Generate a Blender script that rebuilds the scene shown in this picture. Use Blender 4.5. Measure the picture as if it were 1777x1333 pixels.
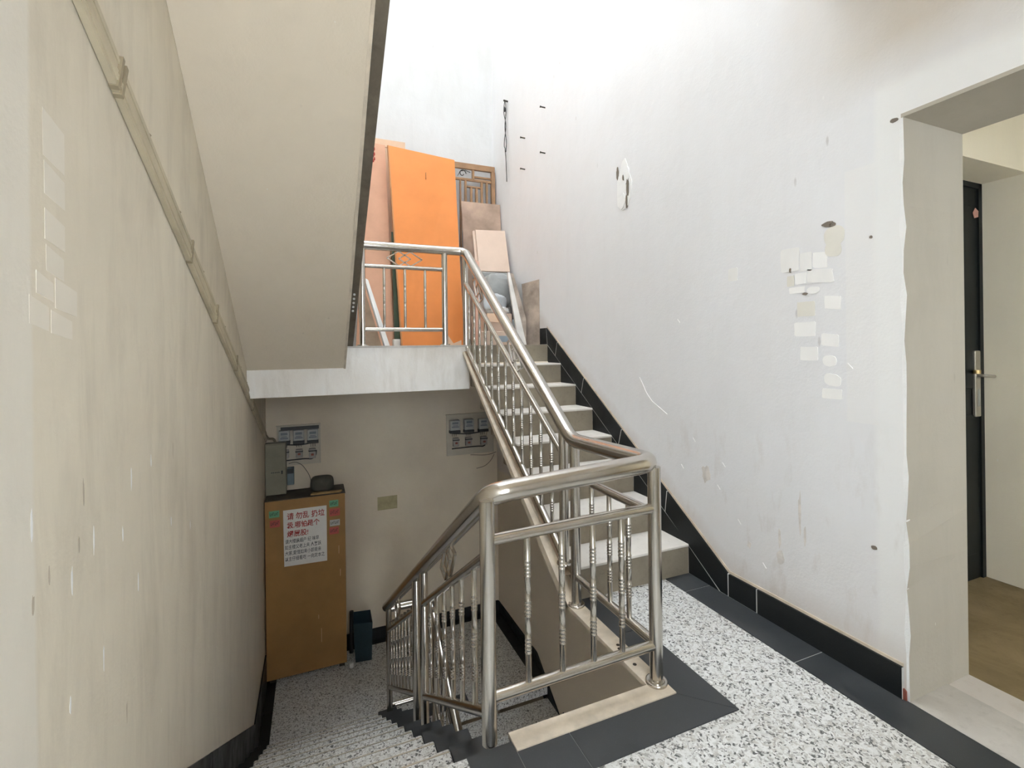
import bpy, bmesh, math, random
from mathutils import Vector, Matrix, noise

random.seed(7)
for o in list(bpy.data.objects):
    bpy.data.objects.remove(o, do_unlink=True)
S = bpy.context.scene
COL = S.collection

# ------------------------------------------------------------------ camera
FPX, HORIZON, YAW, ROLL = 825.425, 605.387, math.radians(22.547), math.radians(-0.6965)
fw = Vector((math.sin(YAW), math.cos(YAW), 0)); rt = Vector((math.cos(YAW), -math.sin(YAW), 0)); up = Vector((0, 0, 1))
r2 = rt*math.cos(ROLL) + up*math.sin(ROLL); u2 = up*math.cos(ROLL) - rt*math.sin(ROLL)
cam = bpy.data.cameras.new('camera'); cam.sensor_width = 36; cam.sensor_fit = 'HORIZONTAL'
cam.lens = FPX/1777*36; cam.shift_y = -(666.5-HORIZON)/1777; cam.clip_start = .02
camo = bpy.data.objects.new('camera', cam); COL.objects.link(camo)
camo.matrix_world = Matrix(((r2.x, u2.x, -fw.x, .4736), (r2.y, u2.y, -fw.y, -1.5624), (r2.z, u2.z, -fw.z, 1.3633), (0, 0, 0, 1)))
S.camera = camo

# ------------------------------------------------------------------ world, light, exposure
wd = bpy.data.worlds.new('sky'); S.world = wd; wd.use_nodes = True
bg = wd.node_tree.nodes['Background']; bg.inputs[0].default_value = (.83, .905, 1.0, 1); bg.inputs[1].default_value = 15.5
S.view_settings.view_transform = 'Standard'; S.view_settings.look = 'None'
S.view_settings.gamma = 1; S.view_settings.use_curve_mapping = False
S.view_settings.exposure = 0.06

# ------------------------------------------------------------------ key dimensions
W, D = 2.546, 3.953                      # right wall, far wall
Y1, T, H = .677, .2632, .175             # flight up
YL = Y1 + 7*T                            # edge of the half landing
ZU = 8*H                                 # level of the half landing
YD, T2, H2 = -.035, .264, .17            # flight down
ZL = -11*H2                              # level of the lower landing
YLL = YD + 10*T2
ZN = ZU + 11*.17                         # next floor
TOP, BOT, BACK = 9.5, -4.0, -2.7
FILL_L = (.5, 1.7, 4.6, 5.7)               # added opening high in the left wall, unseen; brightens the upper right wall
FILL_D = (.5, .9, 4.17, 5.4)               # added unseen opening one storey up in the near wall; evens the far wall
SKY = (.2, 3.0)                          # unseen roof opening, y to y, placed to balance brightness in the well
FILL_C = (1.2, 2.0, -2.3, -1.2)            # added unseen opening one storey down; lifts the dim lower far wall
WIN_B = (.25, 1.2, .9, 2.5)               # window behind the camera


# ------------------------------------------------------------------ materials
MATS = {}
class NT:
    def __init__(s, name):
        s.m = bpy.data.materials.new(name); s.m.use_nodes = True; s.t = s.m.node_tree
        s.b = s.t.nodes['Principled BSDF']; s.n = s.t.nodes; s.tc = s.n.new('ShaderNodeTexCoord')
        MATS[name] = s.m
    def L(s, a, b): s.t.links.new(a, b)
    def co(s, scale=(1, 1, 1), rnd=False):
        mp = s.n.new('ShaderNodeMapping'); mp.inputs['Scale'].default_value = scale
        s.L(s.tc.outputs['Object'], mp.inputs[0])
        if rnd:
            oi = s.n.new('ShaderNodeObjectInfo'); mu = s.n.new('ShaderNodeMath'); mu.operation = 'MULTIPLY'; mu.inputs[1].default_value = 37
            s.L(oi.outputs['Random'], mu.inputs[0]); s.L(mu.outputs[0], mp.inputs['Location'])
        return mp.outputs[0]
    def noise(s, vec, scale, detail=4, rough=.55, dist=0):
        n = s.n.new('ShaderNodeTexNoise'); n.inputs['Scale'].default_value = scale; n.inputs['Detail'].default_value = detail
        n.inputs['Roughness'].default_value = rough; n.inputs['Distortion'].default_value = dist
        s.L(vec, n.inputs['Vector']); return n.outputs['Fac']
    def vor(s, vec, scale, out='Distance', rnd=1):
        n = s.n.new('ShaderNodeTexVoronoi'); n.inputs['Scale'].default_value = scale; n.inputs['Randomness'].default_value = rnd
        s.L(vec, n.inputs['Vector']); return n.outputs[out]
    def ramp(s, fac, stops, interp='LINEAR'):
        r = s.n.new('ShaderNodeValToRGB'); r.color_ramp.interpolation = interp
        e = r.color_ramp.elements
        while len(e) < len(stops): e.new(.5)
        for k, (p, c) in enumerate(stops):
            e[k].position = p; e[k].color = (c, c, c, 1) if not isinstance(c, (tuple, list)) else (*c, 1)
        s.L(fac, r.inputs[0]); return r.outputs[0]
    def mix(s, fac, a, b, mode='MIX'):
        m = s.n.new('ShaderNodeMix'); m.data_type = 'RGBA'; m.blend_type = mode
        for v, i in ((fac, 0), (a, 6), (b, 7)):
            if hasattr(v, 'links'): s.L(v, m.inputs[i])
            elif isinstance(v, (tuple, list)): m.inputs[i].default_value = (*v, 1)
            else: m.inputs[i].default_value = v
        return m.outputs[2]
    def math(s, op, a, b=0, c=0):
        m = s.n.new('ShaderNodeMath'); m.operation = op
        for v, i in ((a, 0), (b, 1), (c, 2)):
            if hasattr(v, 'links'): s.L(v, m.inputs[i])
            else: m.inputs[i].default_value = v
        return m.outputs[0]
    def xyz(s):
        x = s.n.new('ShaderNodeSeparateXYZ'); s.L(s.tc.outputs['Object'], x.inputs[0]); return x.outputs
    def bump(s, h, strength=.2, dist=.01):
        b = s.n.new('ShaderNodeBump'); b.inputs['Strength'].default_value = strength; b.inputs['Distance'].default_value = dist
        s.L(h, b.inputs['Height']); s.L(b.outputs[0], s.b.inputs['Normal'])
    def out(s, col, rough=.7, metal=0, spec=None):
        if hasattr(col, 'links'): s.L(col, s.b.inputs['Base Color'])
        else: s.b.inputs['Base Color'].default_value = (*col, 1)
        if hasattr(rough, 'links'): s.L(rough, s.b.inputs['Roughness'])
        else: s.b.inputs['Roughness'].default_value = rough
        s.b.inputs['Metallic'].default_value = metal
        if spec is not None: s.b.inputs['Specular IOR Level'].default_value = spec
        return s.m

def plain(name, col, rough=.6, metal=0, var=.12, scale=6, bump=0, spec=None, rnd=True):
    m = NT(name); v = m.co(rnd=rnd)
    n = m.noise(v, scale, 5, .6)
    c = m.mix(m.ramp(n, [(.3, 0.0), (.7, 1.0)]), tuple(x*(1-var) for x in col), tuple(min(1, x*(1+var)) for x in col))
    if bump: m.bump(m.noise(v, scale*12, 4), bump, .004)
    return m.out(c, rough, metal, spec)

def plaster(name, base, stain, streak=.3, patch=.35, masks=None):
    m = NT(name); v = m.co()
    big = m.ramp(m.noise(v, 1.1, 5, .6, .4), [(.38, 0.0), (.72, 1.0)])
    c = m.mix(m.math('MULTIPLY', big, patch), base, stain)
    sv = m.co((3.2, 3.2, .8)); st = m.ramp(m.noise(sv, 2.0, 6, .68, .35), [(.46, 0.0), (.78, 1.0)])
    c = m.mix(m.math('MULTIPLY', st, streak), c, tuple(x*.80 for x in stain))
    st2 = m.ramp(m.noise(m.co((4.5, 4.5, .9)), 2.6, 5, .65, .3), [(.52, 0.0), (.8, 1.0)])
    c = m.mix(m.math('MULTIPLY', st2, streak*.6), c, tuple(min(.93, x*1.15) for x in base))
    # short scuffs and chips
    sc = m.ramp(m.vor(m.co((5, 5, 2.2)), 2.6), [(.035, 1.0), (.055, 0.0)])
    ga = m.ramp(m.noise(v, 2.3, 2), [(.55, 0.0), (.6, 1.0)])
    c = m.mix(m.math('MULTIPLY', m.math('MULTIPLY', sc, ga), .45), c, (.9, .9, .88))
    dk = m.ramp(m.vor(m.co((3.6, 3.6, 1.1)), 2.1), [(.03, 1.0), (.06, 0.0)])
    gb = m.ramp(m.noise(m.co((1, 1, 1)), 1.7, 2), [(.52, 0.0), (.6, 1.0)])
    c = m.mix(m.math('MULTIPLY', m.math('MULTIPLY', dk, gb), .35), c, (.33, .29, .25))
    if masks: c = masks(m, c)
    h = m.math('ADD', m.noise(v, 9, 4), m.math('MULTIPLY', m.noise(v, 90, 3), .25))
    m.bump(h, .22, .012)
    return m.out(c, .92, 0, .2)

def box_mask(m, ax, lo, hi, soft=.01, wob=.02, ws=9):
    x = m.xyz()[ax]
    x = m.math('ADD', x, m.math('MULTIPLY', m.math('SUBTRACT', m.noise(m.co(), ws, 3), .5), wob))
    def step(a, b):
        mr = m.n.new('ShaderNodeMapRange'); m.L(x, mr.inputs[0]); mr.inputs[1].default_value = a; mr.inputs[2].default_value = b
        return mr.outputs[0]
    return m.math('MULTIPLY', step(lo-soft, lo+soft), step(hi+soft, hi-soft))

def right_masks(m, c):
    # repainted strip along the door jamb and over the lintel, pale square patch beside it, grime above the skirting
    near = box_mask(m, 1, -3.5, -.365, .012, .05, 3)
    jamb = m.math('MULTIPLY', near, box_mask(m, 2, -.1, 2.37, .02, .10, 2.5))
    c = m.mix(m.math('MULTIPLY', jamb, .85), c, (.84, .84, .825))
    sq = m.math('MULTIPLY', box_mask(m, 1, -.37, -.25, .004, .004), box_mask(m, 2, 1.04, 2.09, .004, .004))
    c = m.mix(m.math('MULTIPLY', sq, .5), c, (.84, .83, .81))
    brown = m.math('MULTIPLY', box_mask(m, 1, -3.5, -.2, .25, .4, 1.5), box_mask(m, 2, 2.45, 3.4, .12, .2, 2))  # soft shade of the ceiling slab painted brown on the upper wall
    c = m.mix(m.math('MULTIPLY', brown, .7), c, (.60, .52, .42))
    # dirt hugging the skirting line: flat part then rising with the stair
    y, z = m.xyz()[1], m.xyz()[2]
    base = m.math('ADD', m.math('MULTIPLY', m.math('MAXIMUM', m.math('SUBTRACT', y, .38), 0), .655), .13)
    dd = m.math('SUBTRACT', z, base)
    dd = m.math('ADD', dd, m.math('MULTIPLY', m.math('SUBTRACT', m.noise(m.co(), 6, 4), .5), .14))
    mr = m.n.new('ShaderNodeMapRange'); m.L(dd, mr.inputs[0]); mr.inputs[1].default_value = .12; mr.inputs[2].default_value = 0
    c = m.mix(m.math('MULTIPLY', mr.outputs[0], .4), c, (.52, .43, .36))
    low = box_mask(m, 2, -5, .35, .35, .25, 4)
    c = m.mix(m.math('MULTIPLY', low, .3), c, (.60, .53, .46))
    lo2 = box_mask(m, 2, -5, .8, .4, .4, 3)
    drip = m.ramp(m.noise(m.co((5, 5, 1.6)), 2.4, 5, .62), [(.56, 0.0), (.72, 1.0)])
    c = m.mix(m.math('MULTIPLY', m.math('MULTIPLY', lo2, drip), .3), c, (.50, .42, .35))
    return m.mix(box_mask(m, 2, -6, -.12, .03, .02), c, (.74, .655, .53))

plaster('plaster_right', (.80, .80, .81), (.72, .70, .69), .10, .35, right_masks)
def left_masks(m, c):
    c = m.mix(m.math('MULTIPLY', box_mask(m, 1, -5, -.43, .006, .02, 4), .55), c, (.80, .765, .69))   # repainted strip
    low = box_mask(m, 2, -6, -.1, .5, .6, 2)
    return m.mix(m.math('MULTIPLY', low, .3), c, (.60, .55, .47))
plaster('plaster_left', (.78, .71, .58), (.64, .565, .45), .5, .6, left_masks)
def far_masks(m, c):
    low = box_mask(m, 2, -6, 1.2, .02, .02)          # browner tone below the half landing
    warm = m.mix(m.ramp(m.noise(m.co(), 1.3, 5), [(.35, 0.0), (.7, 1.0)]), (.74, .65, .50), (.64, .55, .42))
    return m.mix(low, c, warm)
plaster('plaster_far', (.68, .68, .675), (.58, .565, .54), .2, .5, far_masks)
plaster('plaster_soffit', (.77, .68, .545), (.69, .595, .46), .12, .4)
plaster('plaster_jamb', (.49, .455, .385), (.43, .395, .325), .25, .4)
plaster('plaster_corridor', (.88, .81, .65), (.82, .75, .60), .12, .4)
plaster('plaster_beam', (.90, .88, .84), (.72, .65, .56), .6, .55)

def terrazzo(name, light=(.69, .69, .665)):
    m = NT(name); v = m.co(rnd=True)
    nz = m.n.new('ShaderNodeTexNoise'); nz.inputs['Scale'].default_value = 55; nz.inputs['Detail'].default_value = 3; m.L(v, nz.inputs['Vector'])
    vm = m.n.new('ShaderNodeVectorMath'); vm.operation = 'MULTIPLY_ADD'; vm.inputs[1].default_value = (.035, .035, .035)
    m.L(nz.outputs['Color'], vm.inputs[0]); m.L(v, vm.inputs[2])
    cc = m.vor(vm.outputs[0], 125, 'Color')
    sp = m.n.new('ShaderNodeSeparateColor'); m.L(cc, sp.inputs[0])
    c = m.ramp(sp.outputs[0], [(0, light), (.30, (.60, .60, .57)), (.46, (.75, .75, .73)), (.62, (.40, .39, .37)), (.74, (.11, .11, .105)), (.87, (.52, .50, .46))], 'CONSTANT')
    big = m.noise(m.co(), 2.2, 4)
    c = m.mix(m.math('MULTIPLY', m.ramp(big, [(.45, 0.0), (.75, 1.0)]), .25), c, (.42, .38, .33))
    return m.out(c, .42, 0, .4)
terrazzo('terrazzo')

def granite(name, col, dust, rough=.22, amt=.3, spec=.5):
    m = NT(name); v = m.co(rnd=True)
    n = m.ramp(m.noise(v, 5, 5, .65), [(.4, 0.0), (.75, 1.0)])
    c = m.mix(m.math('MULTIPLY', n, amt), col, dust)
    sp = m.ramp(m.vor(v, 160, 'Distance'), [(.08, 1.0), (.14, 0.0)])
    c = m.mix(m.math('MULTIPLY', sp, .12), c, (.4, .42, .42))
    return m.out(c, m.ramp(n, [(0, rough), (1, rough+.3)]), 0, spec)
granite('granite_skirting', (.010, .012, .013), (.040, .040, .038), .4, .25, .28)
granite('granite_floor', (.030, .034, .038), (.085, .088, .09), .38, .5)
plain('grout', (.62, .62, .60), .9, var=.1)
plain('grout_dark', (.20, .20, .195), .9, var=.1)
plain('kerb_dirt', (.24, .17, .11), .9, var=.45, scale=14)
plain('kerb_cement', (.66, .57, .45), .85, var=.18, scale=9, bump=.2)
def concrete(name, a, b, bump=.25):
    m = NT(name); v = m.co(rnd=True)
    n = m.ramp(m.noise(v, 4, 6, .65, .5), [(.3, 0.0), (.72, 1.0)])
    c = m.mix(n, a, b)
    n2 = m.ramp(m.noise(v, 22, 4, .7), [(.55, 0.0), (.75, 1.0)])
    c = m.mix(m.math('MULTIPLY', n2, .3), c, tuple(x*.6 for x in a))
    m.bump(m.noise(v, 60, 5), bump, .004)
    return m.out(c, .9, 0, .2)
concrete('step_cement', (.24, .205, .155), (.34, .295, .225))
concrete('step_cement_worn_lit', (.66, .62, .56), (.76, .72, .66))  # tread tops: dust and wear, plus light from above put into the colour
concrete('rough_cement', (.50, .47, .43), (.64, .61, .57), .4)
concrete('corridor_cement', (.22, .165, .085), (.36, .27, .15), .4)
concrete('dark_edge', (.12, .10, .075), (.22, .185, .14))
def steel():
    m = NT('steel'); v = m.co((1, 1, 1))
    n = m.noise(m.co((1, 1, .15)), 60, 3)
    r = m.ramp(n, [(.3, .16), (.7, .27)])
    d = m.ramp(m.noise(v, 7, 4), [(.55, 0.0), (.75, 1.0)])
    c = m.mix(m.math('MULTIPLY', d, .25), (.60, .57, .525), (.36, .31, .25))
    return m.out(c, r, 1)
steel()
plain('brass_strip', (.55, .50, .40), .35, .8)
plain('black_rubber', (.012, .012, .013), .5, var=.2)
plain('dark_hole', (.03, .022, .016), .9)
plain('orange_board', (.80, .27, .065), .55, var=.07, scale=3)
plain('orange_edge', (.55, .25, .10), .7)
plain('peach_board', (.66, .37, .24), .6, var=.1, scale=3)
plain('carton', (.74, .52, .36), .85, var=.06, scale=4)
plain('carton_pale', (.72, .56, .45), .85, var=.05, scale=4)
plain('carton_print', (.42, .20, .13), .85)
plain('plywood', (.46, .33, .25), .75, var=.28, scale=3.5, bump=.1)
plain('dirty_board', (.38, .31, .255), .75, var=.45, scale=5, bump=.1)
plain('board_edge', (.72, .69, .65), .8, var=.12)
plain('pink_board', (.70, .42, .32), .7, var=.08)
plain('white_paint', (.80, .80, .77), .5, var=.05)
plain('green_board', (.055, .085, .05), .6, var=.15)
plain('brown_board', (.30, .22, .15), .7, var=.25)
plain('lattice_wood', (.36, .21, .11), .5, var=.2, scale=8)
plain('iron', (.05, .045, .04), .5, .6)
plain('grey_sack', (.36, .37, .36), .55, var=.15, scale=7)
plain('pale_sack', (.50, .53, .55), .45, var=.15, scale=6)
plain('white_plastic', (.78, .78, .77), .35, var=.06)
plain('carton_blue', (.36, .43, .50), .8)
plain('red_string', (.45, .06, .04), .7)
plain('cabinet_front', (.36, .195, .068), .5, var=.14, scale=3)
plain('cabinet_top', (.075, .062, .048), .8, var=.4, scale=9)
plain('paper', (.80, .77, .72), .85, var=.04)
plain('ink_red', (.42, .06, .05), .8)
plain('ink_black', (.05, .05, .05), .8)
plain('sticker_green', (.16, .42, .24), .7, var=.1)
plain('sticker_red', (.55, .12, .10), .7, var=.1)
plain('sticker_white', (.55, .55, .53), .7)
plain('sack_dark', (.075, .072, .058), .85, var=.25, scale=8)
plain('yellow_wood', (.42, .28, .12), .8, var=.3, scale=12)
plain('metal_box', (.24, .225, .16), .55, var=.15, scale=5)
plain('blue_grey', (.16, .21, .22), .6)
plain('board_cream', (.52, .47, .37), .8, var=.08)
plain('meter_body', (.40, .41, .38), .4, var=.05)
plain('meter_dark', (.025, .026, .025), .5)
plain('meter_label', (.14, .16, .18), .5)
plain('breaker', (.36, .33, .29), .5, var=.1)
plain('copper_red', (.28, .08, .05), .6)
plain('cable_black', (.02, .02, .02), .5)
plain('cable_tan', (.45, .36, .22), .5)
plain('trunking', (.56, .49, .35), .65, var=.16, scale=5)
plain('trunking_dark', (.36, .30, .20), .7)
plain('blue_plastic', (.014, .036, .047), .45, var=.2)
plain('tan_paper', (.42, .36, .20), .9, var=.15, scale=20)
plain('door_black', (.007, .010, .010), .5, var=.3, spec=.25)
plain('lock_steel', (.55, .52, .46), .3, .9)
plain('lock_brass', (.55, .40, .18), .3, .9)
plain('pink_paper', (.55, .30, .24), .8)
plain('smudge', (.70, .66, .62), .95, var=.15, scale=20)
plain('scuff_brown', (.55, .475, .37), .95, var=.2)
plain('label_mark', (.79, .728, .62), .9, var=.04)
plain('white_paper', (.90, .89, .87), .85, var=.03)
plain('faint_paper', (.83, .82, .80), .9, var=.04)
plain('tan_residue', (.76, .735, .665), .9, var=.05)
plain('raw_plaster', (.86, .86, .85), .9, var=.04, scale=12, bump=.4)
plain('dark_crack', (.20, .17, .14), .95)

# ------------------------------------------------------------------ mesh helpers
class MB:
    def __init__(s): s.v = []; s.f = []; s.sm = []
    def add(s, vs, fs, smooth=False):
        k = len(s.v); s.v += [tuple(v) for v in vs]; s.f += [tuple(i+k for i in f) for f in fs]; s.sm += [smooth]*len(fs); return s
    def box(s, a, b):
        (x0, y0, z0), (x1, y1, z1) = a, b
        return s.add([(x0, y0, z0), (x1, y0, z0), (x1, y1, z0), (x0, y1, z0), (x0, y0, z1), (x1, y0, z1), (x1, y1, z1), (x0, y1, z1)],
                     [(0, 3, 2, 1), (4, 5, 6, 7), (0, 1, 5, 4), (1, 2, 6, 5), (2, 3, 7, 6), (3, 0, 4, 7)])
    def rbox(s, a, b, r=.006, seg=2):
        bm = bmesh.new(); c = [(p+q)/2 for p, q in zip(a, b)]; d = [q-p for p, q in zip(a, b)]
        bmesh.ops.create_cube(bm, size=1); bmesh.ops.scale(bm, vec=d, verts=bm.verts); bmesh.ops.translate(bm, vec=c, verts=bm.verts)
        bmesh.ops.bevel(bm, geom=list(bm.edges), offset=min(r, min(d)*.45), segments=seg, affect='EDGES', profile=.5)
        bm.verts.index_update(); s.add([v.co[:] for v in bm.verts], [[v.index for v in f.verts] for f in bm.faces]); bm.free(); return s
    def prism(s, poly, off):
        """polygon (3D points) extruded by vector off"""
        n = len(poly); off = Vector(off); a = [Vector(p) for p in poly]; b = [p+off for p in a]
        nn = Vector((0, 0, 0))
        for i in range(n): nn += (a[i]-a[0]).cross(a[(i+1) % n]-a[0])
        flip = nn.dot(off) > 0
        fs = [list(range(n)), [n+i for i in reversed(range(n))]] + [[i, n+i, n+(i+1) % n, (i+1) % n] for i in range(n)]
        if flip: fs = [list(reversed(f)) for f in fs]
        return s.add(a+b, fs)
    def tube(s, path, r, n=12, cap=True):
        P = [Vector(p) for p in path]; m = len(P); tang = []
        for i in range(m):
            t = (P[min(i+1, m-1)]-P[max(i-1, 0)]); tang.append(t.normalized())
        ref = Vector((0, 0, 1)) if abs(tang[0].z) < .9 else Vector((1, 0, 0))
        u = tang[0].cross(ref).normalized(); vs = []
        for i in range(m):
            u = (u - tang[i]*u.dot(tang[i])).normalized(); w = tang[i].cross(u)
            rr = r[i] if isinstance(r, (list, tuple)) else r
            vs += [P[i] + (u*math.cos(2*math.pi*k/n) + w*math.sin(2*math.pi*k/n))*rr for k in range(n)]
        fs = [(i*n+k, i*n+(k+1) % n, (i+1)*n+(k+1) % n, (i+1)*n+k) for i in range(m-1) for k in range(n)]
        s.add(vs, fs, True)
        if cap:
            s.add(vs[:n], [tuple(reversed(range(n)))]); s.add(vs[-n:], [tuple(range(n))])
        return s
    def lathe(s, prof, c=(0, 0, 0), n=16):
        """prof: (radius, z) from bottom to top around the vertical through c"""
        vs = [(c[0]+r*math.cos(2*math.pi*k/n), c[1]+r*math.sin(2*math.pi*k/n), c[2]+z) for r, z in prof for k in range(n)]
        m = len(prof)
        s.add(vs, [(i*n+k, i*n+(k+1) % n, (i+1)*n+(k+1) % n, (i+1)*n+k) for i in range(m-1) for k in range(n)], True)
        s.add(vs[:n], [tuple(reversed(range(n)))]); s.add(vs[-n:], [tuple(range(n))]); return s
    def mesh(s, name, base=(0, 0, 0)):
        me = bpy.data.meshes.new(name); b = Vector(base)
        me.from_pydata([tuple(Vector(v)-b) for v in s.v], [], s.f)
        me.polygons.foreach_set('use_smooth', s.sm); me.update(); return me
    def build(s, name, mat, parent=None, loc=None):
        """verts are in world space; the object's origin is put at loc (or the parent's base)"""
        base = Vector(loc) if loc is not None else (wloc(parent) if parent else Vector((0, 0, 0)))
        me = s.mesh(name, base); me.materials.append(MATS[mat])
        return place(name, me, base, parent)

def wloc(o):
    v = Vector(o.location)
    while o.parent: o = o.parent; v += Vector(o.location)
    return v
def place(name, me, base, parent=None):
    o = bpy.data.objects.new(name, me); COL.objects.link(o)
    if parent: o.parent = parent; o.location = Vector(base)-wloc(parent)
    else: o.location = base
    return o
def tag(o, label, cat, group=None):
    o['label'] = label; o['category'] = cat
    if group: o['group'] = group
    return o
def thing(name, loc, label, cat, group=None):
    o = bpy.data.objects.new(name, None); COL.objects.link(o); o.location = loc; o.empty_display_size = .05
    return tag(o, label, cat, group)
def struct(o): o['kind'] = 'structure'; return o
def sempty(name, loc=(0, 0, 0)):
    o = bpy.data.objects.new(name, None); COL.objects.link(o); o.location = loc; return struct(o)
def fillet(pts, r, seg=6):
    P = [Vector(p) for p in pts]; out = [P[0]]
    for i in range(1, len(P)-1):
        a = (P[i-1]-P[i]); b = (P[i+1]-P[i]); la, lb = a.length, b.length; a.normalize(); b.normalize()
        k = min(r, la*.45, lb*.45); p, q = P[i]+a*k, P[i]+b*k
        for j in range(seg+1):
            t = j/seg; out.append(p*(1-t)**2 + P[i]*2*t*(1-t) + q*t*t)
    out.append(P[-1]); return out
def slab_quad(pts, th):
    """board through four corner points (TL,TR,BR,BL), thickness away from the first side"""
    a = [Vector(p) for p in pts]; n = (a[1]-a[0]).cross(a[3]-a[0]).normalized()
    if n.y < 0: n = -n
    return MB().prism(a, n*th)

# ================================================================== SETTING
# walls
WT = .4
JY = -.463; LZ = 2.236; DY2 = -1.95
wy0, wy1, wz0, wz1 = FILL_L
struct(MB().box((-.24, BACK-.24, BOT), (0, D+.24, wz0)).box((-.24, BACK-.24, wz1), (0, D+.24, TOP)).box((-.24, BACK-.24, wz0), (0, wy0, wz1)).box((-.24, wy1, wz0), (0, D+.24, wz1)).build('wall_left', 'plaster_left'))
wall_left = bpy.data.objects['wall_left']
struct(MB().box((-.001, D, BOT), (W+WT, D+.24, TOP)).build('wall_far', 'plaster_far'))
wr = MB()
wr.box((W, JY, BOT), (W+WT, D, TOP)).box((W, DY2, LZ), (W+WT, JY, TOP)).box((W, DY2, BOT), (W+WT, JY, 0)).box((W, BACK-.24, BOT), (W+WT, DY2, TOP))
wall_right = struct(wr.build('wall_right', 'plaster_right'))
# reveals of the doorway: plastered lining, slightly uneven
jm = MB()
N = 26
for k in range(N):                                   # lumpy arris of the jamb
    z0, z1 = k*LZ/N, (k+1)*LZ/N
    w0 = .004*math.sin(k*1.7)+.003*math.sin(k*4.1); w1 = .004*math.sin((k+1)*1.7)+.003*math.sin((k+1)*4.1)
    jm.add([(W-.001, JY-.006+w0, z0), (W+WT, JY-.006, z0), (W+WT, JY-.006, z1), (W-.001, JY-.006+w1, z1), (W-.004, JY+.03, z0), (W-.004, JY+.03, z1)],
           [(0, 1, 2, 3)])
ar = MB()
for k in range(N):
    z0, z1 = k*LZ/N, (k+1)*LZ/N
    w0 = .004*math.sin(k*1.7)+.003*math.sin(k*4.1); w1 = .004*math.sin((k+1)*1.7)+.003*math.sin((k+1)*4.1)
    ar.add([(W-.001, JY-.006+w0, z0), (W-.001, JY-.006+w1, z1), (W-.001, JY+.006-w1, z1), (W-.001, JY+.006-w0, z0), (W+.004, JY+.008, z0), (W+.004, JY+.008, z1)], [(0, 1, 2, 3), (3, 2, 5, 4)])
dw = sempty('trim_1', (W, JY, 0))
ar.build('arris', 'raw_plaster', dw)
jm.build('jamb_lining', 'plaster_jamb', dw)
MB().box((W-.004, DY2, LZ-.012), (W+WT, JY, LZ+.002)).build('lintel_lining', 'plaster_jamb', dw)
wn = MB(); y0, y1 = BACK-.24, BACK
bx0, bx1, bz0, bz1 = WIN_B
cx0, cx1, cz0, cz1 = FILL_C; dx0, dx1, dz0, dz1 = FILL_D
wn.box((0, y0, BOT), (W, y1, cz0)).box((0, y0, cz0), (cx0, y1, cz1)).box((cx1, y0, cz0), (W, y1, cz1)).box((0, y0, cz1), (W, y1, bz0)).box((0, y0, bz1), (W, y1, dz0)).box((0, y0, dz1), (W, y1, TOP)).box((0, y0, dz0), (dx0, y1, dz1)).box((dx1, y0, dz0), (W, y1, dz1)).box((0, y0, bz0), (bx0, y1, bz1)).box((bx1, y0, bz0), (W, y1, bz1))
struct(wn.build('wall_near', 'plaster_left'))
struct(MB().box((-.24, SKY[1], TOP), (W+WT, D+.24, TOP+.2)).box((-.24, BACK-.24, TOP), (W+WT, SKY[0], TOP+.2)).build('ceiling_roof', 'plaster_far'))  # unseen roof added to hold back sky light from the walls
struct(MB().box((0, BACK, BOT-.2), (W, D, BOT)).build('floor_ground', 'rough_cement'))

# landing floor
fl = sempty('floor')
XL, XO, KW, BW = 1.09, 1.69, .08, .157
f = MB().box((0, BACK, -.03), (XL, YD, 0)).box((XL, BACK, -.03), (W, -.01, 0)).box((XO+.02, -.01, -.03), (W, Y1, 0))
f.build('terrazzo_slab', 'terrazzo', fl)
MB().box((0, BACK, -.16), (W, -.1, -.031)).box((XO+.16, -.1, -.12), (W, Y1+.1, -.031)).build('slab', 'plaster_soffit', fl)
def tile(parent, x0, y0, x1, y1, z=0, th=.004, g=.0025, mat='granite_floor', name='tile'):
    return MB().box((x0+g, y0+g, z-.004), (x1-g, y1-g, z+th)).build(name, mat, parent, ((x0+x1)/2, (y0+y1)/2, z))
# beige kerb round the well
kb = MB().prism([(XL, 0, -.012), (XO, 0, -.012), (XO+KW, -KW, -.012), (XL, -KW, -.012)], (0, 0, .02)).prism([(XO, 0, -.012), (XO, Y1, -.012), (XO+KW, Y1, -.012), (XO+KW, -KW, -.012)], (0, 0, .02))
kerb = kb.build('kerb', 'kerb_cement', fl)
for hx, hy in ((1.745, -.035), (1.722, .12), (1.728, .165), (1.725, .235), (1.735, .26)):
    MB().lathe([(.0085, 0), (.0085, .001)], (hx, hy, .008), 10).build('anchor_hole', 'dark_hole', kerb)
# black tiles of the border (mitred at the outer corner)
KO = XO+KW; BO = KO+BW
for x0, x1 in ((1.09, 1.29), (1.29, KO)):
    tri = x1 > 1.5
    p = [(x0+.0015, -KW-BW, -.002), (BO-.002 if tri else x1-.0015, -KW-BW, -.002), (KO-.001 if tri else x1-.0015, -KW-.001, -.002), (x0+.0015, -KW-.001, -.002)]
    MB().prism(p, (0, 0, .006)).build('tile', 'granite_floor', fl)
for y0, y1 in ((-KW, .33), (.33, Y1)):
    p = [(KO+.001, -KW if y0 < 0 else y0+.0015, -.002), (BO, (-KW-BW) if y0 < 0 else y0+.0015, -.002), (BO, y1-.0015, -.002), (KO+.001, y1-.0015, -.002)]
    MB().prism(p, (0, 0, .006)).build('tile', 'granite_floor', fl)
MB().box((.926, -KW-BW, -.002), (XL-.0015, YD, .004)).build('tile', 'granite_floor', fl)
MB().box((KO-.002, -KW-BW+.002, -.003), (BO-.004, Y1, .0022)).box((1.0, -KW-BW+.002, -.003), (KO, -KW, .0022)).build('tile_bed', 'grout_dark', fl)
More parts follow.
